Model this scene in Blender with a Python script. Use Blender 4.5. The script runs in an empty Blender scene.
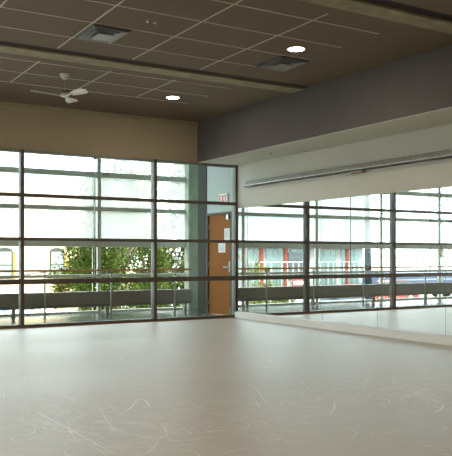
import bpy, bmesh, math, random
from mathutils import Vector, Matrix
R = math.radians
scene = bpy.context.scene
COL = scene.collection
random.seed(7)

# ------------------------------------------------------------------ materials
def new_mat(name):
    m = bpy.data.materials.new(name); m.use_nodes = True
    nt = m.node_tree; nt.nodes.clear()
    return m, nt, nt.nodes, nt.links

def mat(name, col, rough=.6, metal=0., noise=.06, scale=8., bump=0., spec=.5, emit=None, estr=0., stretch=(1,1,1)):
    m, nt, N, L = new_mat(name)
    out = N.new('ShaderNodeOutputMaterial'); b = N.new('ShaderNodeBsdfPrincipled')
    L.new(b.outputs[0], out.inputs[0])
    b.inputs['Roughness'].default_value = rough; b.inputs['Metallic'].default_value = metal
    b.inputs['Specular IOR Level'].default_value = spec
    tc = N.new('ShaderNodeTexCoord'); mp = N.new('ShaderNodeMapping'); mp.inputs['Scale'].default_value = stretch
    nz = N.new('ShaderNodeTexNoise'); nz.inputs['Scale'].default_value = scale; nz.inputs['Detail'].default_value = 5
    L.new(tc.outputs['Object'], mp.inputs[0]); L.new(mp.outputs[0], nz.inputs['Vector'])
    cr = N.new('ShaderNodeValToRGB'); cr.color_ramp.elements[0].position = .3; cr.color_ramp.elements[1].position = .7
    cr.color_ramp.elements[0].color = tuple(c*(1-noise) for c in col)+(1,)
    cr.color_ramp.elements[1].color = tuple(min(1, c*(1+noise)) for c in col)+(1,)
    L.new(nz.outputs['Fac'], cr.inputs[0]); L.new(cr.outputs[0], b.inputs['Base Color'])
    if bump:
        bp = N.new('ShaderNodeBump'); bp.inputs['Strength'].default_value = bump; bp.inputs['Distance'].default_value = .01
        L.new(nz.outputs['Fac'], bp.inputs['Height']); L.new(bp.outputs[0], b.inputs['Normal'])
    if emit:
        b.inputs['Emission Color'].default_value = emit+(1,); b.inputs['Emission Strength'].default_value = estr
    return m

def glass_mat(name, tint=(.96,.975,.965), refl=.10):
    m, nt, N, L = new_mat(name)
    out = N.new('ShaderNodeOutputMaterial'); mx = N.new('ShaderNodeMixShader')
    t = N.new('ShaderNodeBsdfTransparent'); t.inputs[0].default_value = tint+(1,)
    g = N.new('ShaderNodeBsdfGlossy'); g.inputs['Roughness'].default_value = 0; g.inputs[0].default_value = (.9,.95,.93,1)
    fr = N.new('ShaderNodeFresnel'); fr.inputs[0].default_value = 1.45
    mu = N.new('ShaderNodeMath'); mu.operation = 'MULTIPLY'; mu.inputs[1].default_value = refl
    L.new(fr.outputs[0], mu.inputs[0]); L.new(mu.outputs[0], mx.inputs[0])
    L.new(t.outputs[0], mx.inputs[1]); L.new(g.outputs[0], mx.inputs[2]); L.new(mx.outputs[0], out.inputs[0])
    return m

def film_mat(name, fac=.55):
    """glass with a milky film: part clear, part diffusing"""
    m, nt, N, L = new_mat(name)
    out = N.new('ShaderNodeOutputMaterial'); mx = N.new('ShaderNodeMixShader')
    t = N.new('ShaderNodeBsdfTransparent'); t.inputs[0].default_value = (.70,.84,.86,1)
    d = N.new('ShaderNodeBsdfTranslucent'); d.inputs[0].default_value = (.93,.97,.96,1)
    nz = N.new('ShaderNodeTexNoise'); nz.inputs['Scale'].default_value = 1.5
    mr = N.new('ShaderNodeMapRange'); mr.inputs['To Min'].default_value = fac-.03; mr.inputs['To Max'].default_value = fac+.03
    L.new(nz.outputs['Fac'], mr.inputs['Value']); L.new(mr.outputs[0], mx.inputs[0])
    L.new(t.outputs[0], mx.inputs[1]); L.new(d.outputs[0], mx.inputs[2]); L.new(mx.outputs[0], out.inputs[0])
    return m

def floor_mat():
    m, nt, N, L = new_mat('dance_vinyl')
    out = N.new('ShaderNodeOutputMaterial'); b = N.new('ShaderNodeBsdfPrincipled'); L.new(b.outputs[0], out.inputs[0])
    tc = N.new('ShaderNodeTexCoord')
    n1 = N.new('ShaderNodeTexNoise'); n1.inputs['Scale'].default_value = .7; n1.inputs['Detail'].default_value = 6
    L.new(tc.outputs['Object'], n1.inputs['Vector'])
    cr = N.new('ShaderNodeValToRGB')
    cr.color_ramp.elements[0].position = .3; cr.color_ramp.elements[0].color = FLOOR_A+(1,)
    cr.color_ramp.elements[1].position = .7; cr.color_ramp.elements[1].color = FLOOR_B+(1,)
    L.new(n1.outputs['Fac'], cr.inputs[0])
    # fine directional scuffing
    mp = N.new('ShaderNodeMapping'); mp.inputs['Scale'].default_value = (2.2, 26, 1); mp.inputs['Rotation'].default_value = (0,0,R(-12))
    L.new(tc.outputs['Object'], mp.inputs[0])
    n2 = N.new('ShaderNodeTexNoise'); n2.inputs['Scale'].default_value = 1.6; n2.inputs['Detail'].default_value = 8; n2.inputs['Roughness'].default_value = .7
    L.new(mp.outputs[0], n2.inputs['Vector'])
    c2 = N.new('ShaderNodeValToRGB'); c2.color_ramp.elements[0].position = .52; c2.color_ramp.elements[1].position = .75
    c2.color_ramp.elements[0].color = (0,0,0,1); c2.color_ramp.elements[1].color = (.5,.5,.5,1)
    L.new(n2.outputs['Fac'], c2.inputs[0])
    mx = N.new('ShaderNodeMix'); mx.data_type = 'RGBA'; mx.inputs[7].default_value = (.62,.60,.55,1)
    L.new(c2.outputs[0], mx.inputs[0]); L.new(cr.outputs[0], mx.inputs[6]); L.new(mx.outputs[2], b.inputs['Base Color'])
    mr = N.new('ShaderNodeMapRange'); mr.inputs['To Min'].default_value = FLOOR_R[0]; mr.inputs['To Max'].default_value = FLOOR_R[1]
    L.new(n2.outputs['Fac'], mr.inputs['Value']); L.new(mr.outputs[0], b.inputs['Roughness'])
    b.inputs['Specular IOR Level'].default_value = 1.0
    b.inputs['IOR'].default_value = 1.5
    bp = N.new('ShaderNodeBump'); bp.inputs['Strength'].default_value = .05; bp.inputs['Distance'].default_value = .004
    L.new(n2.outputs['Fac'], bp.inputs['Height']); L.new(bp.outputs[0], b.inputs['Normal'])
    return m

def brick_mat(name, c1, c2, mortar, scale=3.):
    m, nt, N, L = new_mat(name)
    out = N.new('ShaderNodeOutputMaterial'); b = N.new('ShaderNodeBsdfPrincipled'); L.new(b.outputs[0], out.inputs[0])
    tc = N.new('ShaderNodeTexCoord'); mp = N.new('ShaderNodeMapping'); mp.inputs['Rotation'].default_value = (R(90),0,0)
    br = N.new('ShaderNodeTexBrick'); br.inputs['Scale'].default_value = scale
    br.inputs['Color1'].default_value = c1+(1,); br.inputs['Color2'].default_value = c2+(1,); br.inputs['Mortar'].default_value = mortar+(1,)
    L.new(tc.outputs['Object'], mp.inputs[0]); L.new(mp.outputs[0], br.inputs['Vector']); L.new(br.outputs[0], b.inputs['Base Color'])
    b.inputs['Roughness'].default_value = .85
    return m

def emit_mat(name, col, s):
    m, nt, N, L = new_mat(name)
    out = N.new('ShaderNodeOutputMaterial'); e = N.new('ShaderNodeEmission')
    e.inputs[0].default_value = col+(1,); e.inputs[1].default_value = s; L.new(e.outputs[0], out.inputs[0])
    return m

FLOOR_A = (.425,.38,.32); FLOOR_B = (.465,.418,.35); FLOOR_R = (.36,.52)
M = {}
M['floor'] = floor_mat()
M['scuff'] = mat('scuff_chalk', (.82,.81,.77), .45, noise=.05)
M['tile'] = mat('ceiling_tile', (.145,.104,.066), .85, noise=.05, scale=60, bump=.1)
M['tbar'] = mat('ceiling_tbar', (.50,.44,.36), .5)
M['concrete'] = mat('raw_concrete', (.27,.24,.15), .85, noise=.22, scale=7, bump=.4)
M['slab'] = mat('slab_and_gap_shade', (.02,.012,.01), .9)
M['tan'] = mat('tan_wall_paint', (.34,.28,.175), .75, noise=.03, scale=2)
M['trimtan'] = mat('olive_trim', (.30,.26,.14), .7, noise=.1)
M['white'] = mat('white_wall_paint', (.52,.51,.435), .7, noise=.02, scale=2)
M['base'] = mat('white_base', (.74,.73,.69), .5, noise=.02)
M['greyface'] = mat('dark_grey_paint', (.085,.075,.069), .75, noise=.05, scale=2)
M['bronze'] = mat('bronze_frame', (.09,.070,.052), .5, .2, noise=.1)
M['alu'] = mat('grey_green_frame', (.20,.21,.185), .45, .2, noise=.06)
M['outalu'] = mat('light_grey_frame', (.50,.52,.47), .5, .2, noise=.05)
M['sill'] = mat('wood_sill', (.26,.13,.06), .5, noise=.2, scale=20, stretch=(.2,3,3))
M['glass'] = glass_mat('clear_glass')
M['film'] = film_mat('filmed_glass', .23)
M['mirror'] = mat('mirror_silver', (.90,.93,.92), .0, 1.0, noise=0)
M['mirror_edge'] = mat('mirror_edge', (.12,.16,.15), .3)
M['corridor'] = mat('corridor_floor', (.14,.165,.14), .18, noise=.18, scale=3)
M['pale'] = mat('pale_green_wall', (.42,.47,.45), .7, noise=.02)
M['colconc'] = mat('green_grey_concrete', (.30,.33,.27), .9, spec=.15, noise=.12, scale=5, bump=.2)
M['dframe'] = mat('grey_green_door_frame', (.11,.12,.105), .7, spec=.2)
M['darkframe'] = mat('dark_green_panel', (.055,.058,.045), .8, spec=.15)
M['door'] = mat('orange_wood_veneer', (.28,.105,.022), .75, spec=.12, noise=.14, scale=6, stretch=(6,6,.5))
M['rail'] = mat('handrail_wood', (.50,.24,.08), .4, noise=.15, scale=15, stretch=(.3,3,3))
M['steel'] = mat('grey_steel', (.45,.46,.45), .35, .8)
M['post'] = mat('post_grey', (.32,.32,.30), .5, .2)
M['heater'] = mat('heater_grey', (.235,.21,.175), .5, .1, noise=.04)
M['grille'] = mat('heater_grille', (.10,.095,.085), .6)
M['paper'] = mat('paper', (.82,.84,.84), .7, noise=.02)
M['ink'] = mat('grey_ink', (.25,.27,.30), .7)
M['red'] = mat('sign_red', (.50,.02,.015), .5, emit=(.8,.04,.03), estr=.06)
M['signwhite'] = mat('sign_white', (.85,.85,.82), .5)
M['track'] = mat('galvanised_track', (.42,.42,.39), .4, .4, noise=.3, scale=14, bump=.6, stretch=(1,3,1))
M['dark'] = mat('dark_plastic', (.03,.028,.025), .5)
M['brownp'] = mat('brown_plastic', (.28,.21,.14), .5)
M['ventwhite'] = mat('vent_enamel', (.22,.21,.19), .4, noise=.04)
M['fan'] = mat('fan_cream', (.62,.60,.52), .3, noise=.03)
M['lamp'] = emit_mat('lamp_glow', (1,.93,.85), 14)
M['lamptrim'] = mat('lamp_trim', (.60,.35,.25), .4)
M['cream'] = mat('cream_stucco', (.52,.41,.25), .9, noise=.04, scale=1)
M['yellow'] = mat('yellow_reveal', (.30,.17,.02), .8)
M['winglass'] = mat('far_window_glass', (.25,.32,.31), .15, noise=.1, scale=.8)
M['blind'] = mat('far_window_blind', (.16,.19,.175), .8)
M['darkframe2'] = mat('far_dark_frame', (.02,.025,.02), .6)
M['grey'] = mat('pale_render', (.14,.17,.18), .85)
M['redcol'] = mat('red_pilaster', (.15,.02,.01), .7)
M['teal'] = mat('teal_glass', (.08,.13,.12), .25, noise=.2, scale=.7)
M['bwhite'] = mat('white_render', (.20,.215,.21), .8)
M['street'] = mat('pale_pavement', (.42,.41,.38), .9, noise=.1, scale=.6)
M['asphalt'] = mat('asphalt', (.16,.15,.15), .9, noise=.15)
M['salmon'] = mat('salmon_paving', (.28,.17,.14), .9)
M['grass'] = mat('grass', (.13,.19,.05), .95, noise=.3, scale=4)
M['bark'] = mat('bark', (.09,.065,.045), .9, noise=.3)
M['pole'] = mat('dark_blue_pole', (.008,.014,.02), .9, spec=.1)
M['wire'] = mat('wire_black', (.05,.05,.055), .6)
M['blue'] = mat('blue_paint', (.03,.055,.11), .4)
M['carred'] = mat('car_red', (.22,.03,.025), .25)
M['carwhite'] = mat('car_white', (.75,.76,.78), .25)
M['carsilver'] = mat('car_silver', (.35,.38,.42), .25, .5)
M['carglass'] = mat('car_glass', (.03,.04,.045), .1)
M['tyre'] = mat('tyre', (.02,.02,.02), .8)
M['terracotta'] = mat('terracotta', (.40,.16,.09), .8)
def leaf_mat(name, c1, c2):
    m, nt, N, L = new_mat(name)
    out = N.new('ShaderNodeOutputMaterial'); d = N.new('ShaderNodeBsdfDiffuse'); t = N.new('ShaderNodeBsdfTranslucent'); mx = N.new('ShaderNodeMixShader')
    mx.inputs[0].default_value = .3
    g = N.new('ShaderNodeNewGeometry'); cr = N.new('ShaderNodeValToRGB')
    cr.color_ramp.elements[0].color = c1+(1,); cr.color_ramp.elements[1].color = c2+(1,)
    L.new(g.outputs['Random Per Island'], cr.inputs[0]); L.new(cr.outputs[0], d.inputs[0]); L.new(cr.outputs[0], t.inputs[0])
    L.new(d.outputs[0], mx.inputs[1]); L.new(t.outputs[0], mx.inputs[2]); L.new(mx.outputs[0], out.inputs[0])
    return m
M['leaf'] = leaf_mat('leaf_green', (.008,.02,.004), (.10,.14,.03))
M['leaf2'] = leaf_mat('leaf_olive', (.012,.022,.006), (.13,.14,.025))
M['shrub'] = leaf_mat('leaf_lime', (.03,.05,.01), (.22,.24,.07))

# ------------------------------------------------------------------ mesh helpers
class MB:
    def __init__(s): s.bm = bmesh.new()
    def box(s, x0, x1, y0, y1, z0, z1, rot=None, bevel=0, mi=0):
        cx, cy, cz = (x0+x1)/2, (y0+y1)/2, (z0+z1)/2
        T = Matrix.Translation((cx,cy,cz))
        if rot is not None: T = T @ rot
        T = T @ Matrix.Diagonal((abs(x1-x0), abs(y1-y0), abs(z1-z0), 1))
        r = bmesh.ops.create_cube(s.bm, size=1, matrix=T)
        fs = {f for v in r['verts'] for f in v.link_faces}
        for f in fs: f.material_index = mi
        if bevel:
            es = list({e for v in r['verts'] for e in v.link_edges})
            bmesh.ops.bevel(s.bm, geom=es, offset=bevel, segments=2, affect='EDGES', clamp_overlap=True)
        return s
    def tube(s, p0, p1, r0, r1=None, seg=12, mi=0, cap=True):
        p0 = Vector(p0); p1 = Vector(p1); d = p1-p0
        r1 = r0 if r1 is None else r1
        q = Vector((0,0,1)).rotation_difference(d).to_matrix().to_4x4()
        T = Matrix.Translation((p0+p1)/2) @ q
        r = bmesh.ops.create_cone(s.bm, cap_ends=cap, segments=seg, radius1=r0, radius2=r1, depth=d.length, matrix=T)
        for f in {f for v in r['verts'] for f in v.link_faces}: f.material_index = mi; f.smooth = len(f.verts) == 4
        return s
    def path(s, pts, r, seg=8):
        for a, b in zip(pts[:-1], pts[1:]): s.tube(a, b, r, seg=seg)
        return s
    def sphere(s, c, r, sc=(1,1,1), seg=12):
        T = Matrix.Translation(c) @ Matrix.Diagonal((sc[0], sc[1], sc[2], 1))
        q = bmesh.ops.create_uvsphere(s.bm, u_segments=seg, v_segments=max(6,seg//2), radius=r, matrix=T)
        for f in {f for v in q['verts'] for f in v.link_faces}: f.smooth = True
        return s
    def lathe(s, c, prof, seg=24):
        rings = []
        for r, z in prof:
            rings.append([s.bm.verts.new((c[0]+r*math.cos(2*math.pi*k/seg), c[1]+r*math.sin(2*math.pi*k/seg), c[2]+z)) for k in range(seg)])
        for a, b in zip(rings[:-1], rings[1:]):
            for k in range(seg):
                f = s.bm.faces.new((a[k], a[(k+1)%seg], b[(k+1)%seg], b[k])); f.smooth = True
        s.bm.faces.new(rings[0][::-1]); s.bm.faces.new(rings[-1])
        return s
    def prism(s, pts, axis, a0, a1):
        """pts 2-D outline; axis 'y' -> pts are (x,z); 'x' -> (y,z); 'z' -> (x,y)"""
        def P(p, a):
            return (p[0], a, p[1]) if axis == 'y' else (a, p[0], p[1]) if axis == 'x' else (p[0], p[1], a)
        A = [s.bm.verts.new(P(p, a0)) for p in pts]; B = [s.bm.verts.new(P(p, a1)) for p in pts]
        n = len(pts)
        s.bm.faces.new(A); s.bm.faces.new(B[::-1])
        for i in range(n): s.bm.faces.new((A[i], B[i], B[(i+1)%n], A[(i+1)%n]))
        return s
    def quad(s, *p):
        s.bm.faces.new([s.bm.verts.new(q) for q in p]); return s
    def build(s, name, m, parent=None, loc=None):
        bmesh.ops.recalc_face_normals(s.bm, faces=s.bm.faces)
        me = bpy.data.meshes.new(name); s.bm.to_mesh(me); s.bm.free()
        ms = m if isinstance(m, (list, tuple)) else [m]
        for k in ms: me.materials.append(M[k])
        o = bpy.data.objects.new(name, me); COL.objects.link(o)
        if parent: o.parent = parent
        if loc: o.location = loc
        return o

def tag(o, label, cat, group=None, kind=None):
    o['label'] = label; o['category'] = cat
    if group: o['group'] = group
    if kind: o['kind'] = kind
    return o
def thing(name, label, cat, loc=(0,0,0), rz=0, group=None):
    o = bpy.data.objects.new(name, None); COL.objects.link(o); o.empty_display_size = .2
    o.location = loc; o.rotation_euler = (0,0,rz)
    return tag(o, label, cat, group)
def struct(o, label=None, cat=None):
    o['kind'] = 'structure'
    if label: o['label'] = label
    if cat: o['category'] = cat
    return o
def sempty(name, label, cat, loc=(0,0,0)):
    o = bpy.data.objects.new(name, None); COL.objects.link(o); o.location = loc; o.empty_display_size = .2
    return struct(o, label, cat)
def copy_tree(o, parent=None):
    c = o.copy(); COL.objects.link(c); c.parent = parent
    for ch in list(o.children): copy_tree(ch, c)
    return c

# ------------------------------------------------------------------ camera
CAM = Vector((-7.99, -12.74, 1.22)); TH = R(31.3)
cd = bpy.data.cameras.new('camera'); cam = bpy.data.objects.new('camera', cd); COL.objects.link(cam)
cam.location = CAM; cam.rotation_euler = (R(90), 0, -TH)
cd.sensor_fit = 'HORIZONTAL'; cd.sensor_width = 36; cd.lens = 36*752/452
cd.shift_y = (256.3-228)/452; cd.clip_end = 500; cd.clip_start = .1
scene.camera = cam

# ------------------------------------------------------------------ room shell
XL, YB, H = -11.6, -17.2, 3.82
f = MB().box(XL, 0, YB, -.03, -.15, 0).build('floor', 'floor')
struct(f, 'grey beige dance vinyl floor with scuff marks', 'floor')

# scuffs: thin chalky strokes worn into the vinyl
def scr(px, py):          # a spot on the floor plane given where it lies in the photograph
    X = (px-226)/752; h = (256.3-py)/752; c, s = math.cos(TH), math.sin(TH)
    t = -1.22/h
    return Vector((CAM.x+t*(X*c+s), CAM.y+t*(-X*s+c), 0))
def stroke(mb, pts, w):
    z = .0003+rz_.random()*.0004
    n = len(pts)
    L_, R_ = [], []
    for i, p in enumerate(pts):
        d = (pts[min(i+1,n-1)]-pts[max(i-1,0)]); d.z = 0
        if d.length < 1e-6: continue
        nrm = Vector((-d.y, d.x, 0)).normalized(); ww = w*(.25+.75*math.sin(math.pi*(i+.5)/n))
        L_.append(mb.bm.verts.new((p.x+nrm.x*ww/2, p.y+nrm.y*ww/2, z))); R_.append(mb.bm.verts.new((p.x-nrm.x*ww/2, p.y-nrm.y*ww/2, z)))
    for i in range(len(L_)-1): mb.bm.faces.new((L_[i], L_[i+1], R_[i+1], R_[i]))
rz_ = random.Random(5)
def bez(a, b, c, n=14):
    return [a*(1-t)**2+b*2*t*(1-t)+c*t*t for t in [k/n for k in range(n+1)]]
sm = MB(); rs = random.Random(11)
named = [((34,411),(72,430),(116,455)), ((68,419),(66,432),(84,447)), ((113,418),(133,410),(137,399)), ((137,399),(146,398),(150,407)),
         ((97,404),(110,425),(116,434)), ((0,396),(5,400),(3,392)), ((160,437),(156,450),(140,456)), ((414,393),(440,402),(443,404)),
         ((443,404),(444,410),(432,413)), ((184,401),(190,404),(196,403)), ((88,445),(102,452),(108,455)), ((30,430),(33,438),(36,425)),
         ((395,381),(403,378),(410,384)), ((406,391),(412,387),(421,394)), ((330,415),(337,407),(334,401)), ((252,385),(262,397),(268,404))]
for q, (a, b, c) in enumerate(named): stroke(sm, bez(scr(*a), scr(*b), scr(*c)), .013 if q in (0,2,3,7,8) else .006)
for _ in range(800):
    cl = rs.random()
    if cl < .45: px, py = rs.gauss(95,55), rs.gauss(418,16)
    elif cl < .7: px, py = rs.gauss(400,28), rs.gauss(390,11)
    elif cl < .85: px, py = rs.gauss(275,35), rs.gauss(400,16)
    else: px, py = rs.uniform(0,452), rs.uniform(350,455)
    if py < 338 or py > 470: continue
    p = scr(px, py); a = rs.gauss(R(-35), R(38)); l = rs.uniform(.05,.38); k = rs.gauss(0,.35)
    d = Vector((math.cos(a), math.sin(a), 0)); n_ = Vector((-d.y, d.x, 0))
    e = p+d*l
    if e.x > -.15 or p.x > -.15: continue
    stroke(sm, bez(p, p+d*l*.5+n_*l*k, e, 8), rs.uniform(.002,.0065))
so = sm.build('scuff_marks', 'scuff', f); so['kind'] = 'stuff'

# ceiling: tile fields between sunk concrete beams
gx = [-.89-.0]; xs = [x for x in [-1.85-1.02*k for k in range(10)] if x > XL]
ys_ = [-.15-.668*k for k in range(26)]; ys = [y for y in ys_ if y > YB]
beams = [(-3.58,-3.40,-3.10), (-7.07,-6.90,-6.62), (-10.54,-10.42,-10.08), (-14.03,-13.9,-13.56)]
fields = []; y1 = 0
for g0, b0, b1 in beams: fields.append((b1, y1)); y1 = g0
fields.append((YB, y1))
c = MB()
for a, b in fields: c.box(XL, -.89, a, b, H, H+.03)
ceil = struct(c.build('ceiling', 'tile'), 'brown suspended tile ceiling', 'ceiling')
g = MB()
for a, b in fields:
    for x in xs:
        if x < -1.9: g.box(x-.009, x+.009, a+.20, b-.04 if b < -1 else -1.48, H-.004, H+.002)
    for y in ys:
        if b > -1 and y > -1.3: continue      # far bars left out to imitate the grid fading from sight
        if a+.1 < y < b-.02: g.box(XL, -1.9, y-.009, y+.009, H-.0045, H+.001)
g.build('ceiling_grid', 'tbar', ceil)
for n, (g0, b0, b1) in enumerate(beams):
    struct(MB().box(XL, -.89, b0, b1, H-.012, H+.28, bevel=.006).build('trim_%d' % (n+1), 'concrete'), 'rough concrete beam strip showing in a slot of the ceiling', 'beam')
    struct(MB().box(XL, -.89, g0, b0+.002, H+.012, H+.03).build('trim_%d' % (n+11), 'slab'), 'near-black strip standing in for the shade in the gap beside the concrete beam', 'trim')  # solid near-black strip, its colour stands for the shade in the slot
struct(MB().box(XL-.3, 2.2, YB-.3, 3.6, 4.25, 4.6).build('roof', 'slab'), 'roof slab above the ceiling', 'roof')
# bulkhead along the mirror wall: dark face, white underside
bk = MB().box(-.89, -.86, YB, 0, 3.04, 4.25).build('bulkhead', 'greyface')
struct(bk, 'long dark grey bulkhead over the mirror wall', 'bulkhead')
MB().box(-.889, 0, YB, 0, 3.032, 3.06).build('bulkhead_underside', 'white', bk)
MB().lathe((-.47,-1.88,3.032), [(.018,-.012),(.022,-.004),(.022,0)], 12).build('sensor', 'dark', bk)
# walls
struct(MB().box(0, .12, YB, 0, 0, 4.25).build('wall_right', 'white'), 'white wall above and behind the mirrors', 'wall')
struct(MB().box(XL, -.89, 0, .18, 3.035, 4.25).build('wall_back', 'tan'), 'tan wall band above the windows', 'wall')
struct(MB().box(XL, -.89, -.03, 0, 3.745, 3.815).build('trim_5', 'trimtan'), 'olive strip where the tan wall meets the ceiling', 'trim')
struct(MB().box(-.89, .12, 0, .18, 3.035, 4.25).build('trim_6', 'white'), 'wall closing the bulkhead end above the windows', 'trim')
w = MB()      # rear wall
w.box(XL-.15, .12, YB-.15, YB, 0, 4.25); struct(w.build('wall_rear', 'white'), 'rear wall behind the camera', 'wall')
w = MB()      # left wall, with an unseen opening added for daylight
w.box(XL-.15, XL, YB, 2.9, 0, .5).box(XL-.15, XL, YB, 2.9, 3.0, 4.25)
LW = [(-4.6,-1.6)]
e = YB
for a, b in LW: w.box(XL-.15, XL, e, a, .5, 3.0); e = b
w.box(XL-.15, XL, e, 2.9, .5, 3.0)
struct(w.build('wall_left', 'white'), 'left wall with an unseen window opening added for daylight', 'wall')

# ------------------------------------------------------------------ inner glazed wall (one window per bay)
LV = [.785, 1.515, 2.265]
bays = [(-1.81, -.02), (-4.31,-1.81), (-6.81,-4.31), (-9.31,-6.81), (XL,-9.31)]
wn = 0
for i, (a, b) in enumerate(bays):
    wn += 1
    W = sempty('window_%d' % wn, 'interior glazed bay between studio and corridor', 'window', ((a+b)/2, 0, 0))
    ox = (a+b)/2
    def L_(x): return x-ox
    m = MB().box(L_(a)-.030, L_(a)+.030, -.045, .03, 0, 3.035)
    if i == 0: m.box(L_(b)-.028, L_(b)+.018, -.045, .03, 0, 3.035)
    m.build('mullion', 'bronze', W)
    m = MB().box(L_(a)-.022, L_(a)+.022, .03, .115, 0, 3.035)
    if i == 0: m.box(L_(b)-.02, L_(b)+.018, .03, .115, 0, 3.035)
    m.build('mullion_back', 'alu', W)
    e0, e1 = L_(a)+.03, L_(b)-(.028 if i == 0 else .03)
    for z, t in ((LV[0],.088),(LV[1],.055),(LV[2],.060)):
        MB().box(e0, e1, -.035, .055, z-t/2, z+t/2).build('transom', 'bronze', W)
    MB().box(e0, e1, -.035, .06, 2.985, 3.035).build('head_frame', 'alu', W)
    MB().box(e0, e1, -.045, .06, .012, .055).build('bottom_frame', 'bronze', W)
    MB().box(L_(a), L_(b), -.06, .06, 0, .014).build('sill', 'sill', W)
    zs = [.055, LV[0]-.044, LV[0]+.044, LV[1]-.0275, LV[1]+.0275, LV[2]-.03, LV[2]+.03, 2.985]
    for k in range(4):
        MB().box(e0, e1, .008, .016, zs[2*k], zs[2*k+1]).build('glass_pane', 'glass', W)
    if b-a > 2:
        MB().box((e0+e1)/2+.06, (e0+e1)/2+.072, .003, .02, LV[0], 2.985).build('glass_joint', 'alu', W)
        MB().box((e0+e1)/2+.045, (e0+e1)/2+.087, -.05, .0, 2.955, 2.995).build('bracket', 'bronze', W)

# ------------------------------------------------------------------ corridor
YO = 2.65
struct(MB().box(XL, 2.0, -.03, 3.0, -.15, 0).build('corridor_floor', 'corridor'), 'polished grey green corridor floor', 'floor')
struct(MB().box(XL, 2.0, .18, 2.95, 3.86, 3.9).build('corridor_ceiling', 'pale'), 'pale corridor ceiling', 'ceiling')
wl = MB(); wl.box(0, .14, .12, .11+.02, 0, 3.86)
wl.box(0, .14, .03, .17, 0, 3.86).box(0, .14, .17, 1.18, 2.13, 3.86)
struct(wl.build('wall_end', 'pale'), 'pale wall around the wooden corridor door', 'wall')
struct(MB().box(-.012, .14, 1.18, 1.56, 0, 3.86).build('trim_7', 'darkframe'), 'dark green grey panel beside the wooden door', 'trim')
struct(MB().box(.12, 2.0, 1.44, 1.56, 0, 4.25).build('wall_sun_block', 'pale'), 'unseen wall added beyond the corridor door to keep the sun out', 'wall')  # added out of view to stop sun reaching the column and heater
struct(MB().box(1.9, 2.0, 1.56, 2.9, 0, 3.86).build('wall_corridor', 'pale'), 'corridor wall past the column', 'wall')
struct(MB().box(.25, 1.0, 2.45, 2.68, 0, 3.86, bevel=.01).build('concrete_column', 'colconc'), 'square concrete column at the end of the outer windows', 'column')
# door
D = struct(MB().box(.02, .065, .215, 1.135, .012, 2.085).build('door_1', 'door'), 'orange wood door closing the corridor end', 'door')
fr = MB().box(-.015, .1, .17, .215, 0, 2.13).box(-.015, .1, 1.135, 1.18, 0, 2.13).box(-.015, .1, .215, 1.135, 2.085, 2.13)
fr.build('door_frame', 'dframe', D)
h = MB().box(.008, .02, .27, .31, .90, 1.12, bevel=.004); h.tube((.01,.29,1.0), (-.045,.29,1.0), .011); h.tube((-.045,.285,1.0), (-.045,.42,1.0), .011)
h.build('door_handle', 'steel', D)
MB().box(-.045, .02, .24, .33, 1.97, 2.07, bevel=.006).build('door_closer', 'steel', D)
MB().box(.005, .02, .235, .265, .04, .18, bevel=.003).build('door_stop', 'steel', D)
for z in (.25, 1.05, 1.85): MB().tube((.015,1.132,z-.05), (.015,1.132,z+.05), .008).build('hinge', 'steel', D)

def notice(name, y0, y1, z0, z1, label, rows):
    o = MB().box(.0185, .0198, y0, y1, z0, z1).build(name, 'paper'); tag(o, label, 'notice', 'paper notices on the door')
    t = MB()
    rr = random.Random(rows)
    for k in range(rows):
        z = z1-.03-k*(z1-z0-.05)/rows
        t.box(.0178, .0184, y0+.02+rr.random()*.03, y1-.02, z-.006, z)
    t.build('printed_lines', 'ink', o)
notice('paper_notice', .29, .50, 1.53, 1.79, 'white paper notice taped on the upper right of the wooden door', 9)
notice('paper_notice', .46, .74, 1.30, 1.49, 'wide white paper notice taped lower on the wooden door, below its neighbour', 6)

# exit sign, letters built as solids
ES = MB().box(-.035, -.001, .30, .62, 2.30, 2.50, bevel=.006).build('exit_sign', 'signwhite')
tag(ES, 'white sign reading EXIT in red above the wooden door', 'sign')
def letter_boxes(mb, ch, y, w_, z0, h_, t=.016):
    # letters run towards -y (left to right seen from the corridor)
    X0, X1 = -.039, -.0345
    A = lambda u0, u1, v0, v1: mb.box(X0, X1, y-u1*w_, y-u0*w_, z0+v0*h_, z0+v1*h_)
    k = t/w_; q = t/h_
    if ch == 'E': A(0,k,0,1); A(k,1,0,q); A(k,1,1-q,1); A(k,.85,.5-q/2,.5+q/2)
    if ch == 'I': A(.5-k/2,.5+k/2,0,1)
    if ch == 'T': A(0,1,1-q,1); A(.5-k/2,.5+k/2,0,1-q)
    if ch == 'X':
        for s_ in (-1, 1):
            ang = math.atan2(h_, w_)*s_
            c0 = Matrix.Rotation(ang, 4, 'X')
            l = math.hypot(h_, w_)*.97
            mb.box(X0, X1, y-w_/2-l/2, y-w_/2+l/2, z0+h_/2-t/2, z0+h_/2+t/2, rot=c0)
lt = MB()
for ch, yy, ww in (('E',.60,.066),('X',.522,.074),('I',.436,.026),('T',.40,.078)): letter_boxes(lt, ch, yy, ww, 2.33, .14, .021)
lt.build('lettering', 'red', ES)

# handrail
hr = thing('handrail', 'wooden handrail on grey steel posts standing in the corridor', 'handrail', (-5.6,1.75,0))
m = MB(); m.box(-5.9, 5.55, -.03, .03, .915, .955, bevel=.012); m.build('rail', 'rail', hr)
for px in (-9.5,-8.3,-7.15,-6.0,-4.9,-3.35,-1.95,-.47):
    x = px+5.6
    p = MB().tube((x,0,.0), (x,0,.87), .018).tube((x,0,.87), (x,0,.916), .009); p.lathe((x,0,0), [(.045,0),(.045,.008),(.02,.012)], 16)
    po = p.build('post', 'post', hr)
    MB().box(x-.10, x+.04, -.012, .012, .890, .902).build('saddle', 'post', po)

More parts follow.
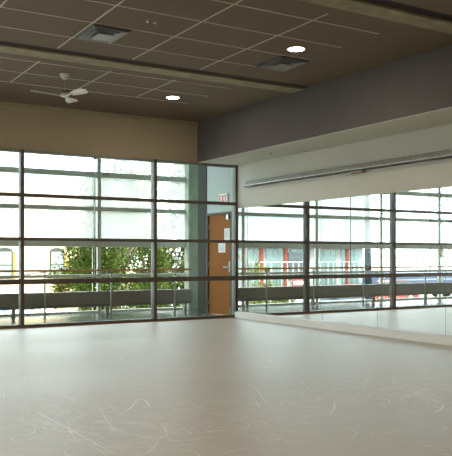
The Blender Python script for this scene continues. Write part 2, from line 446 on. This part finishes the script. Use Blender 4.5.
# heater run against the outer glass
HT = thing('convector_heater', 'long low grey convector heater under the outer corridor windows', 'heater', (-5.6,2.35,0))
m = MB(); m.box(-5.9, 5.85, -.08, .10, .15, .475, bevel=.010)
for k in range(215):
    if k % 36 > 3: m.box(-5.8+k*.054, -5.8+k*.054+.028, -.084, -.076, .165, .215, mi=1)
m.build('casing', ['heater', 'grille'], HT)
for px in (-9.8,-7.8,-5.8,-3.8,-1.8,.1): MB().box(px+5.6-.03, px+5.6+.03, -.02, .05, 0, .152).build('foot', 'heater', HT)
for k in range(7): MB().box(-5.9+1.7*k+.84-.002, -5.9+1.7*k+.84+.002, -.083, -.079, .225, .465).build('panel_joint', 'grille', HT)

# outer windows
obays = [(-1.87,.285), (-4.14,-1.87), (-6.40,-4.14), (-8.66,-6.40), (XL,-8.66)]
OL = [(2.985,.115), (2.245,.09), (1.485,.12), (.80,.06)]
for i, (a, b) in enumerate(obays):
    wn += 1; ox = (a+b)/2
    W = sempty('window_%d' % wn, 'outer corridor window bay', 'window', (ox, YO, 0))
    a_, b_ = a-ox, b-ox
    MB().box(a_-.035, a_+.045, -.03, .03, 0, 3.86).build('mullion', 'outalu', W)
    MB().box(a_-.14, a_-.125, .0, .03, 0, 3.86).build('mullion_fin', 'outalu', W)
    for z, t in OL: MB().box(a_+.045, b_-.035, -.05, .06, z-t/2, z+t/2).build('transom', 'outalu', W)
    MB().box(a_+.045, b_-.035, -.05, .06, 0, .045).build('bottom_frame', 'outalu', W)
    for z0, z1, k in ((.045,.77,'glass'),(.83,1.425,'glass'),(1.545,2.2,'film'),(2.29,2.928,'film'),(3.042,3.86,'film')):
        if k == 'glass': MB().box(a_+.045, b_-.035, .0, .008, z0, z1).build('glass_pane', k, W)
        else: MB().quad((a_+.045,.004,z0),(b_-.035,.004,z0),(b_-.035,.004,z1),(a_+.045,.004,z1)).build('frosted_pane', k, W)
# unseen left wall window, added to let more daylight in
for a, b in LW:
    wn += 1
    W = sempty('window_%d' % wn, 'tall unseen window added in the left wall for more daylight', 'window', (XL-.07, (a+b)/2, .5))
    l = (b-a)/2; m = MB()
    m.box(-.03,.03,-l,l,0,.05).box(-.03,.03,-l,l,2.45,2.5).box(-.03,.03,-l,-l+.05,.05,2.45).box(-.03,.03,l-.05,l,.05,2.45).box(-.03,.03,-.025,.025,.05,2.45)
    m.build('window_frame', 'bronze', W)
    MB().quad((0,-l+.05,.05),(0,-.025,.05),(0,-.025,2.45),(0,-l+.05,2.45)).quad((0,.025,.05),(0,l-.05,.05),(0,l-.05,2.45),(0,.025,2.45)).build('glass_pane', 'glass', W)

# ------------------------------------------------------------------ mirror wall
seams = [-.07,-1.42,-2.76,-4.09,-5.45,-6.80,-8.15,-9.5,-10.85,-12.2]
mlab = ['tall wall mirror panel nearest the glazed wall corner', 'wall mirror panel, second from the glazed wall corner', 'wall mirror panel, third from the glazed wall corner',
        'wall mirror panel, fourth from the glazed wall corner', 'wall mirror panel cut by the right edge of the photo']
for k in range(5):
    y1_, y0_ = seams[k], seams[k+1]
    o = MB().box(-.014, -.004, -(y1_-y0_)/2+.003, (y1_-y0_)/2-.003, 0, 2.045).build('mirror_panel', 'mirror', loc=(0,(y0_+y1_)/2,.125))
    tag(o, mlab[k], 'mirror', 'mirror panels along the right wall')
    o.rotation_euler.z = R([0,.05,-.06,.07,0][k])
o = MB().box(-.004, 0, seams[5], seams[0], .125, 2.17).build('mirror_backing', 'mirror_edge'); struct(o, 'backing board behind the mirrors', 'trim')
struct(MB().box(-.075, 0, YB, -.05, 0, .122, bevel=.006).build('baseboard_right', 'base'), 'white base ledge under the mirrors', 'baseboard')

# galvanised track
T = thing('wall_track', 'long silvery metal track fixed on the white wall above the mirrors', 'track', (0,-.44,2.57))
m = MB(); m.prism([(-.003,.115),(-.06,.11),(-.10,.03),(-.10,.014),(-.003,.014)], 'y', -8.5, 0); m.build('channel', 'track', T)
MB().box(-.112, -.003, -8.5, 0, 0, .014).build('lower_edge', 'dark', T)
for y in (-3.25,): MB().box(-.10, -.01, y-.14, y+.14, -.035, -.002, bevel=.006).build('bracket', 'brownp', T)
MB().box(-.112, -.004, -.30, -.0, -.012, 0).build('end_plate', 'brownp', T)

# ------------------------------------------------------------------ ceiling fittings
def vent(x0, x1, y0, y1, label):
    cx, cy = (x0+x1)/2, (y0+y1)/2; hx, hy = (x1-x0)/2-.012, (y1-y0)/2-.012
    V = thing('air_vent', label, 'vent', (cx,cy,H), 0, 'square air diffusers in the ceiling')
    def ring(mb, ax, ay, bx, by, z0, z1):      # sloped rectangular skirt between two outlines
        A = [(-ax,-ay),(ax,-ay),(ax,ay),(-ax,ay)]; B = [(-bx,-by),(bx,-by),(bx,by),(-bx,by)]
        for k in range(4):
            j = (k+1) % 4
            mb.quad((*A[k],z0),(*A[j],z0),(*B[j],z1),(*B[k],z1))
    m = MB(); ring(m, hx, hy, hx-.03, hy-.03, -.012, -.03); ring(m, hx, hy, hx, hy, 0, -.012); ring(m, hx-.03, hy-.03, hx-.05, hy-.05, -.03, -.006)
    m.build('vent_frame', 'dark', V)
    for q, (s0, s1) in enumerate(((.86,.62),(.70,.44))):
        m = MB(); ring(m, hx*s0, hy*s0, hx*s1, hy*s1, -.035-.012*q, -.012-.004*q); ring(m, hx*s0, hy*s0, hx*s0+.008, hy*s0+.008, -.035-.012*q, -.033-.012*q)
        m.build('louvre', 'ventwhite', V)
    m = MB(); m.box(-hx*.42, hx*.42, -hy*.42, hy*.42, -.052, -.044, bevel=.003); m.build('centre_plate', 'ventwhite', V)
    MB().box(-hx+.002, hx-.002, -hy+.002, hy-.002, -.004, -.0005).build('back_plate', 'dark', V)
vent(-4.91,-4.42,-4.83,-4.18, 'square ceiling air diffuser left of the two, above the ceiling fan')
vent(-2.34,-1.85,-4.80,-4.18, 'square ceiling air diffuser beside the brighter round light')

def lamp_at(x, y):
    ld = bpy.data.lights.new('lamp', 'AREA'); ld.shape = 'DISK'; ld.size = .19; ld.energy = LAMP_W; ld.color = (1,.84,.66)
    lo = bpy.data.objects.new('lamp', ld); COL.objects.link(lo); lo.location = (x, y, H-.02)
LAMP_W = 9
def downlight(x, y, label):
    o = thing('recessed_light', label, 'light', (x,y,H), 0, 'round recessed ceiling lights')
    m = MB(); m.lathe((0,0,0), [(.098,-.004),(.118,-.008),(.125,.002)], 32); m.build('trim_ring', 'lamptrim', o)
    MB().lathe((0,0,0), [(.100,-.006),(.06,-.013),(.02,-.015)], 32).build('lens', 'lamp', o)
    lamp_at(x, y)
downlight(-2.34,-5.14, 'round lit recessed light above the right air diffuser')
downlight(-2.34,-1.77, 'round lit recessed light nearest the tan wall')
for lx in (-2.34,-6.7,-10.2):  # unseen rows added to brighten and warm the room
    for ly in (-1.77,-5.14,-8.6,-12.0,-15.4):
        if not (lx == -2.34 and ly > -6): downlight(lx, ly, 'round recessed light added out of view for warm room light')

def sprinkler(x, y, label, n):
    S = thing('sprinkler_head', label, 'sprinkler', (x,y,H), 0, 'small sprinkler heads in the ceiling')
    MB().lathe((0,0,0), [(.022,.002),(.018,-.006),(.010,-.008)], 16).build('flange', 'ventwhite' if n else 'dark', S)
    MB().tube((0,0,-.006),(0,0,-.022), .006).build('stem', 'steel', S)
    MB().lathe((0,0,-.026), [(.015,0),(.015,.003),(.006,.005)], 12).build('deflector', 'signwhite' if n else 'dark', S)
sprinkler(-4.43,-5.22, 'small white sprinkler head between the two air diffusers, in the tile above them', 1)
sprinkler(-4.34,-5.22, 'small white sprinkler head just right of its twin near the top of the ceiling', 1)
sprinkler(-4.42,-1.76, 'small dark sprinkler head left of the ceiling fan rod', 0)

# ceiling fan
FX, FY, FZ = -4.385, -2.38, 3.50
F = thing('ceiling_fan', 'cream three-blade ceiling fan hanging on a short rod', 'fan', (FX,FY,H))
MB().lathe((0,0,0), [(.074,.002),(.066,-.022),(.032,-.072),(.012,-.085)], 24).build('canopy', 'fan', F)
MB().tube((0,0,-.09),(0,0,-.27), .008).build('rod', 'steel', F)
m = MB(); m.lathe((0,0,-.33), [(.03,0),(.062,.012),(.068,.035),(.03,.065),(.012,.075)], 24); m.build('motor', 'fan', F)
MB().lathe((0,0,-.262), [(.04,0),(.04,.012),(.014,.024)], 20).build('collar', 'dark', F)
def blade(ang, pitch):
    m = MB(); n = 14; L0, L1 = .15, .50; top, bot = [], []
    for k in range(n+1):
        t = k/n; x = L0+(L1-L0)*t
        w_ = .035+.045*math.sin(min(1, t*1.25)*math.pi/2)
        if t > .82: w_ *= math.sqrt(max(.02, 1-((t-.82)/.18)**2))
        row = []
        for j in range(5):
            u = (j/4-.5)*2; row.append((x, u*w_, .014*(1-u*u)+.012*t))
        top.append(row)
    V = [[m.bm.verts.new((p[0],p[1],p[2]+.003)) for p in r] for r in top]; B = [[m.bm.verts.new((p[0],p[1],p[2]-.003)) for p in r] for r in top]
    for a in range(n):
        for j in range(4):
            m.bm.faces.new((V[a][j],V[a+1][j],V[a+1][j+1],V[a][j+1])).smooth = True; m.bm.faces.new((B[a][j],B[a][j+1],B[a+1][j+1],B[a+1][j])).smooth = True
        for j in (0,4): m.bm.faces.new((V[a][j],V[a+1][j],B[a+1][j],B[a][j]))
    for a in (0,n):
        for j in range(4): m.bm.faces.new((V[a][j],V[a][j+1],B[a][j+1],B[a][j]))
    o = m.build('blade', 'fan', F, (0,0,-.315)); o.rotation_euler = (pitch, 0, ang)
    br = MB().tube((.05,0,0),(.18,0,.004), .012, .009).build('blade_arm', 'fan', o)
    return o
# camera-frame directions of the three blades turned into the room
for dx, dz in ((-.40,-.27), (.38,-.36), (.03,.5)):
    c_, s_ = math.cos(TH), math.sin(TH)
    blade(math.atan2(-dx*s_+dz*c_, dx*c_+dz*s_), R(-12))

# ------------------------------------------------------------------ outside
GZ = -1.8
struct(MB().box(-140, 140, 3.05, 220, GZ-.3, GZ).build('ground', 'street'), 'pale pavement and street outside', 'ground')
struct(MB().box(-140, 140, 15, 21, GZ, GZ+.012).build('road', 'asphalt'), 'asphalt road outside', 'road')
struct(MB().box(-60, -8, 9, 12, GZ, GZ+.03).build('verge', 'grass'), 'grass verge by the street', 'ground')
struct(MB().box(-60, -8, 21, 25, GZ, GZ+.03).build('sidewalk', 'salmon'), 'salmon paving across the street', 'ground')
struct(MB().box(-12.5, 2.5, 2.95, 3.3, -2.4, -.02).build('outer_ledge', 'grey'), 'ledge below the outer windows', 'wall')

def dirx(px, y):      # x on the plane y seen directly at that column
    return CAM.x+math.tan(TH+math.atan((px-226)/752))*(y-CAM.y)
def mirx(px, y):      # x on the plane y seen by way of the mirror
    return -dirx(px, y)
def zat(x, y, py, mirror=False):
    if mirror: x = -x
    Z = (x-CAM.x)*math.sin(TH)+(y-CAM.y)*math.cos(TH)
    return CAM.z+(256.3-py)/752*Z

# cream building
YC = 40
B = thing('building', 'cream stucco building with arched dark framed windows seen at the far left', 'building', (7,YC,GZ))
def bx(m, x0, x1, y0, y1, z0, z1): return m.box(x0-7, x1-7, y0-YC, y1-YC, z0-GZ, z1-GZ)
bx(MB(), -3, 15.5, YC, YC+9, GZ, 6.6).build('wall', 'cream', B)
bx(MB(), -3.3, 15.8, YC-.35, YC+9.3, 6.3, 7.0).build('cornice', 'grey', B)
bx(MB(), -3.05, 15.55, YC-.12, YC, 2.45, 2.75).build('string_course', 'cream', B)
for wx in [dirx(57,YC)+3.75*k for k in (-3,-2,-1,0,1)]:
    for z0, z1, arch in ((-.35,1.75,True),(3.25,5.0,False)):
        m = MB(); pts = [(-.55,0),(.55,0),(.55,z1-z0-.2)]
        if arch: pts += [(.55*math.cos(t), z1-z0-.2+.28*math.sin(t)) for t in [math.pi*k/10 for k in range(1,10)]]
        pts += [(-.55,z1-z0-.2)]
        m.prism([(p[0]+wx-7, p[1]+z0-GZ) for p in pts], 'y', -.06, .02)
        fr = m.build('window', 'darkframe2', B)
        hh = (z1-z0-.2)
        MB().box(wx-7-.45, wx-7+.45, -.085, -.058, z0-GZ+.08, z0-GZ+hh*.5-.03).box(wx-7-.45, wx-7+.45, -.085, -.058, z0-GZ+hh*.5+.04, z0-GZ+hh).build('pane', 'blind', fr)
        if arch: MB().box(wx-7+.56, wx-7+.74, -.03, .02, z0-GZ-.1, z0-GZ+hh).build('reveal', 'yellow', fr)

# building with red pilasters, seen in the mirrors
YD = 30
xa, xb = mirx(362,YD), mirx(238,YD)
B2 = thing('building', 'pale long building with red pilasters and teal windows seen in the mirrors', 'building', (xa,YD,GZ))
W2 = xb-xa
MB().box(0, W2, 0, 9, 0, 8.8).build('wall', 'bwhite', B2)
zt = zat(mirx(300,YD), YD, 248, True)-GZ
MB().box(-.3, W2, -.5, 0, zt, zt+.5).build('canopy_band', 'bwhite', B2)
nb = int(W2/1.9)
for k in range(nb):
    x = .4+k*W2/nb
    fr = MB().box(x, x+W2/nb-.45, -.05, .02, .9, zt-.06).build('window', 'bwhite', B2)
    ww = (W2/nb-.45)
    q = MB()
    for j in range(3): q.box(x+.05+j*(ww-.05)/3, x+(j+1)*(ww-.05)/3, -.075, -.045, 1.0, zt-.14)
    q.build('pane', 'teal', fr)
for px in (261,286,345.5):
    x = mirx(px,YD)-xa
    MB().box(x-.13, x+.13, -.16, 0, 0, zt).build('pilaster', 'redcol', B2)
for px0, px1 in ((289,303),):
    x0, x1 = mirx(px1,YD)-xa, mirx(px0,YD)-xa
    MB().box(x0, x1, -.10, -.02, 1.4, zt-.3).build('dark_window', 'carglass', B2)
for r_ in range(2):      # storeys above
    for k in range(nb):
        x = .5+k*W2/nb
        fr = MB().box(x, x+W2/nb-.5, -.05, .02, zt+1.1+r_*2.3, zt+2.6+r_*2.3).build('window', 'grey', B2)
        MB().box(x+.08, x+W2/nb-.58, -.075, -.045, zt+1.2+r_*2.3, zt+2.5+r_*2.3).build('pane', 'teal', fr)
rl = MB(); zr = zat(mirx(310,YD-1.2), YD-1.2, 262, True)-GZ; zq = zat(mirx(310,YD-1.2), YD-1.2, 268, True)-GZ
for z in (zr, zq): rl.tube((0,-1.2,z),(W2,-1.2,z), .03, seg=6)
for k in range(24): rl.tube((k*W2/23,-1.2,0),(k*W2/23,-1.2,zr), .025, seg=6)
rl.build('balcony_rail', 'steel', B2)

# trees
def leaves(mb, c, rx, ry, rz, n, s, rng, clumps=26):
    cs = []
    for _ in range(clumps):
        while True:
            p = Vector((rng.uniform(-1,1), rng.uniform(-1,1), rng.uniform(-1,1)))
            if .25 < p.length < .95: break
        cs.append((p, rng.uniform(.18,.36)))
    for _ in range(n):
        p, r = rng.choice(cs)
        d = Vector((rng.gauss(0,1), rng.gauss(0,1), rng.gauss(0,1))).normalized()*r*(rng.random()**.4)
        q = p+d; q = Vector((c[0]+q.x*rx, c[1]+q.y*ry, c[2]+q.z*rz))
        u = Vector((rng.gauss(0,1), rng.gauss(0,1), rng.gauss(0,.7))).normalized(); v = u.cross(Vector((rng.gauss(0,1), rng.gauss(0,1), rng.gauss(0,1)))).normalized()
        a = s*rng.uniform(.6,1.3); b = a*.45
        mb.quad(q-u*a*.5, q-v*b*.5, q+u*a*.5, q+v*b*.5)
def tree(px, y, zc, rx, rz, n, s, label, m_='leaf', seed=1, name='leafy_tree'):
    rng = random.Random(seed); x = dirx(px, y)
    t = thing(name, label, 'tree', (x,y,GZ))
    m = MB(); m.tube((0,0,0),(0.05,0,(zc-GZ)*.9), .16, .07, 10)
    for k in range(9):
        a = rng.uniform(0,6.28); z = (zc-GZ)*rng.uniform(.45,.9)
        m.tube((0.03,0,z),(math.cos(a)*rx*.7, math.sin(a)*rx*.7, z+rz*rng.uniform(.2,.6)), .05, .012, 6)
    m.build('trunk', 'bark', t)
    m = MB(); leaves(m, (0,0,zc-GZ), rx, rx, rz, n, s, rng, 40); m.build('foliage', m_, t)
tree(117, 11, 1.5, 1.6, 3.5, 20000, .13, 'leafy green tree outside, left of the two behind the middle windows', seed=3)
tree(166, 14.6, 1.7, 1.9, 3.8, 23000, .13, 'leafy green tree outside, behind the window next to the concrete column', seed=4)
tree(143, 26.5, 1.5, 2.6, 3.2, 14000, .19, 'taller olive green tree further out behind the two middle trees', 'leaf2', seed=8)
tree(84, 17, -.1, 1.42, 2.3, 12000, .14, 'small bushy tree outside in front of the cream building', 'leaf2', seed=5)
tree(212, 19.5, 1.2, 2.4, 3.2, 4000, .2, 'green tree outside hidden mostly by the concrete column', 'leaf', seed=6)

def shrub(px, y, z1, rx, label, seed):
    rng = random.Random(seed)
    t = thing('shrub', label, 'shrub', (mirx(px,y),y,GZ), 0, 'lime green shrubs seen in the mirrors')
    h_ = z1-GZ
    m = MB()
    for k in range(5):
        a = k*1.26; m.tube((0,0,0),(math.cos(a)*rx*.5, math.sin(a)*rx*.5, h_*.7), .02, .008, 6)
    m.build('stems', 'bark', t)
    m = MB(); leaves(m, (0,0,h_*.58), rx, rx, h_*.42, 1300, .12, rng, 16); m.build('foliage', 'shrub', t)
for k, px in enumerate((249,258,267,276,284)):
    shrub(px, 9.2+1.15*(k%3), .30-.05*k, .5, ['lime green shrub reflected at the mirror edge by the corner, tallest of its row','lime green shrub, second from the corner in the mirror row','lime green shrub, middle one of the mirror row','lime green shrub, fourth from the corner in the mirror row','low lime green shrub at the far end of the mirror row'][k], 20+k)
# slim street tree seen at the left edge of the mirrors
t = thing('slim_tree', 'slim bare street tree reflected in the first mirror in front of the red pilasters', 'tree', (mirx(249,13),13,GZ))
m = MB(); m.tube((0,0,0),(.1,0,3.6), .09, .05, 8).tube((.05,0,2.2),(.7,.1,3.6), .035, .015, 6).tube((.05,0,1.9),(-.6,.1,3.2), .03, .015, 6); m.build('trunk', 'bark', t)
m = MB(); leaves(m, (-.3,0,2.3), .8, .6, .7, 500, .14, random.Random(9), 8); m.build('foliage', 'shrub', t)

# cars
def car(x, y, paint, label, rz=0):
    C_ = thing('parked_car', label, 'car', (x,y,GZ), rz, 'cars parked along the street')
    b = MB(); b.prism([(-2.1,.3),(2.1,.3),(2.15,.6),(2.0,.82),(1.2,.92),(-1.75,.95),(-2.12,.85)], 'y', -.82, .82); bo = b.build('body', paint, C_)
    cb = MB(); cb.prism([(-1.6,.93),(1.15,.9),(.55,1.36),(-.2,1.44),(-1.15,1.38)], 'y', -.70, .70); cb.build('cabin', 'carglass', C_)
    MB().prism([(-1.05,1.38),(.5,1.36),(.35,1.42),(-.2,1.47),(-.95,1.45)], 'y', -.68, .68).build('roof', paint, C_)
    for sx in (-1.35,1.3):
        for sy in (-.84,.66):
            wo = MB().tube((sx,sy,.32),(sx,sy+.18,.32), .32, seg=20).build('wheel', 'tyre', C_)
            MB().tube((sx,sy-.004 if sy < 0 else sy+.184,.32),(sx,sy+.01 if sy<0 else sy+.17,.32), .19, seg=16).build('hubcap', 'steel', wo)
    for s_ in (-.6,.6): MB().box(2.02,2.13,s_-.14,s_+.14,.6,.74, bevel=.02).build('headlight', 'signwhite', C_)
car(mirx(352,19), 19, 'carred', 'red parked car reflected in the mirrors left of the dark pole')
car(mirx(388,23.5), 23.5, 'carred', 'red parked car reflected in the mirrors right of the dark pole')
car(mirx(330,16), 16, 'carsilver', 'silver parked car reflected behind the red and white round sign')
# blue van, boxy
V = thing('blue_van', 'long blue box van reflected in the mirrors at the far right', 'van', (mirx(425,26),26,GZ))
MB().box(-5.0, 4.0, -1.1, 1.1, .5, 1.86, bevel=.05).build('cargo_box', 'blue', V)
MB().prism([(4.02,.5),(5.6,.5),(5.6,1.1),(5.1,1.2),(4.7,1.9),(4.02,1.9)], 'y', -1.05, 1.05).build('cab', 'blue', V)
MB().box(-5.02, 4.02, -1.12, 1.12, 1.35, 1.45).build('stripe', 'bwhite', V)
for sx in (-3.4,-2.4,4.6):
    for sy in (-1.12,.9): MB().tube((sx,sy,.42),(sx,sy+.22,.42), .42, seg=20).build('wheel', 'tyre', V)
# round sign
S = thing('round_sign', 'round red and white sign on a post reflected in the mirrors', 'sign', (mirx(300,9),9,GZ))
zs_ = zat(mirx(300,9), 9, 283, True)-GZ
MB().tube((0,.03,0),(0,.03,zs_), .03, seg=8).build('post', 'steel', S)
MB().tube((0,.0,zs_),(0,.02,zs_), .30, seg=32).build('disc', 'carred', S)
MB().box(-.22,.22,-.02,0,zs_-.05,zs_+.07).build('bar', 'signwhite', S)
# dark pole with wires
P_ = thing('utility_pole', 'dark blue utility pole reflected in the mirrors', 'pole', (mirx(368.5,14),14,GZ))
MB().tube((0,0,0),(.25,0,9.5), .18, .12, 14).build('shaft', 'pole', P_)
MB().box(-.7,.9,-.05,.05,8.6,8.72).build('crossarm', 'pole', P_)
MB().tube((-.6,0,8.7),(-.6,0,8.9), .05).tube((.85,0,8.7),(.85,0,8.9), .05).build('insulators', 'bwhite', P_)
# traffic signal
Q = thing('traffic_signal', 'traffic signal on a pole reflected at the right edge of the mirrors', 'traffic light', (mirx(441,17),17,GZ))
zq_ = zat(mirx(441,17), 17, 254, True)-GZ
MB().tube((0,0,0),(0,0,zq_+1.5), .07, seg=10).build('post', 'steel', Q)
hd = MB().box(-.27,-.07,-.12,.08,zq_-.2,zq_+.3, bevel=.02).build('signal_head', 'dark', Q)
for k, mm in enumerate(('carred','yellow','leaf')): MB().tube((-.17,-.125,zq_+.2-.16*k),(-.17,-.145,zq_+.2-.16*k), .06, seg=16).build('lamp', mm, hd)
# overhead wires
def cable(pts, label, r=.035):
    o = MB().path([Vector(p) for p in pts], r, 6).build('overhead_wire', 'wire'); tag(o, label, 'wire', 'overhead wires in the street')
def sag(a, b, s, n=12):
    a, b = Vector(a), Vector(b); return [a.lerp(b, k/n)-Vector((0,0,s*4*(k/n)*(1-k/n))) for k in range(n+1)]
def dp(px, py, y): x = dirx(px,y); return (x, y, zat(x,y,py))
def mp_(px, py, y): x = mirx(px,y); return (x, y, zat(x,y,py,True))
cable(sag(dp(-20,280,24), dp(110,259,24), .12), 'thin dark wire crossing before the cream building')
cable(sag(mp_(395,262,24), mp_(470,240,24), .3), 'thin wire rising to the traffic signal in the mirrors')
cable(sag(mp_(375,256,26), mp_(470,254,26), .2), 'nearly level thin wire reflected beyond the dark pole')
cable(sag(mp_(372,214,18), mp_(470,196,18), .25), 'high thin wire reflected behind the frosted panes')
# flower pots on the pavement
def pot(px, y, m_, label):
    F_ = thing('flower_pot', label, 'flower pot', (dirx(px,y),y,GZ), 0, 'flower pots on the pavement')
    MB().lathe((0,0,0), [(.10,0),(.14,.28),(.16,.3),(.12,.3)], 14).build('pot', 'carwhite', F_)
    rng = random.Random(int(px)); m = MB()
    for _ in range(26): m.sphere((rng.gauss(0,.08), rng.gauss(0,.08), .38+rng.random()*.16), .05, seg=6)
    m.build('blooms', m_, F_)
M['pink'] = mat('pink_bloom', (.75,.2,.42), .7); M['bluebloom'] = mat('blue_bloom', (.12,.28,.75), .7); M['redbloom'] = mat('red_bloom', (.75,.08,.06), .7); M['yellowbloom'] = mat('yellow_bloom', (.8,.6,.08), .7)
for k, (px, m_, nm) in enumerate(((3,'bluebloom','blue'),(7,'pink','pink'),(13,'pink','pink'),(27,'bluebloom','blue'),(32,'redbloom','red'),(38,'bluebloom','blue'),(61,'yellowbloom','yellow'),(73,'yellowbloom','yellow'))):
    where = ['at the left edge of the photo','second from the left edge','just left of the first mullion','just right of the first mullion','second right of the first mullion','near the first handrail post','beneath the small bushy tree','rightmost of its row'][k]
    pot(px, 23.7+.55*(k%3), m_, '%s flowers in a pot on the street, %s' % (nm, where))

# ------------------------------------------------------------------ light
wd = bpy.data.worlds.new('sky'); scene.world = wd; wd.use_nodes = True
nt = wd.node_tree; N = nt.nodes; L = nt.links; N.clear()
out = N.new('ShaderNodeOutputWorld'); bg = N.new('ShaderNodeBackground'); bg.inputs[0].default_value = (.90,.96,1,1); bg.inputs[1].default_value = 3.7
L.new(bg.outputs[0], out.inputs[0])
sd = bpy.data.lights.new('sun', 'SUN'); sd.energy = 5; sd.angle = R(2); sd.color = (1,.95,.86)
sun = bpy.data.objects.new('sun', sd); COL.objects.link(sun); sun.rotation_euler = (R(38), 0, R(30)); sun.location = (0,-20,30)

scene.view_settings.view_transform = 'Standard'; scene.view_settings.look = 'None'
scene.view_settings.gamma = 1; scene.view_settings.use_curve_mapping = False
scene.view_settings.exposure = 1.1
scene.render.film_transparent = False
try:
    scene.cycles.max_bounces = 12; scene.cycles.diffuse_bounces = 6; scene.cycles.transparent_max_bounces = 24
except Exception: pass
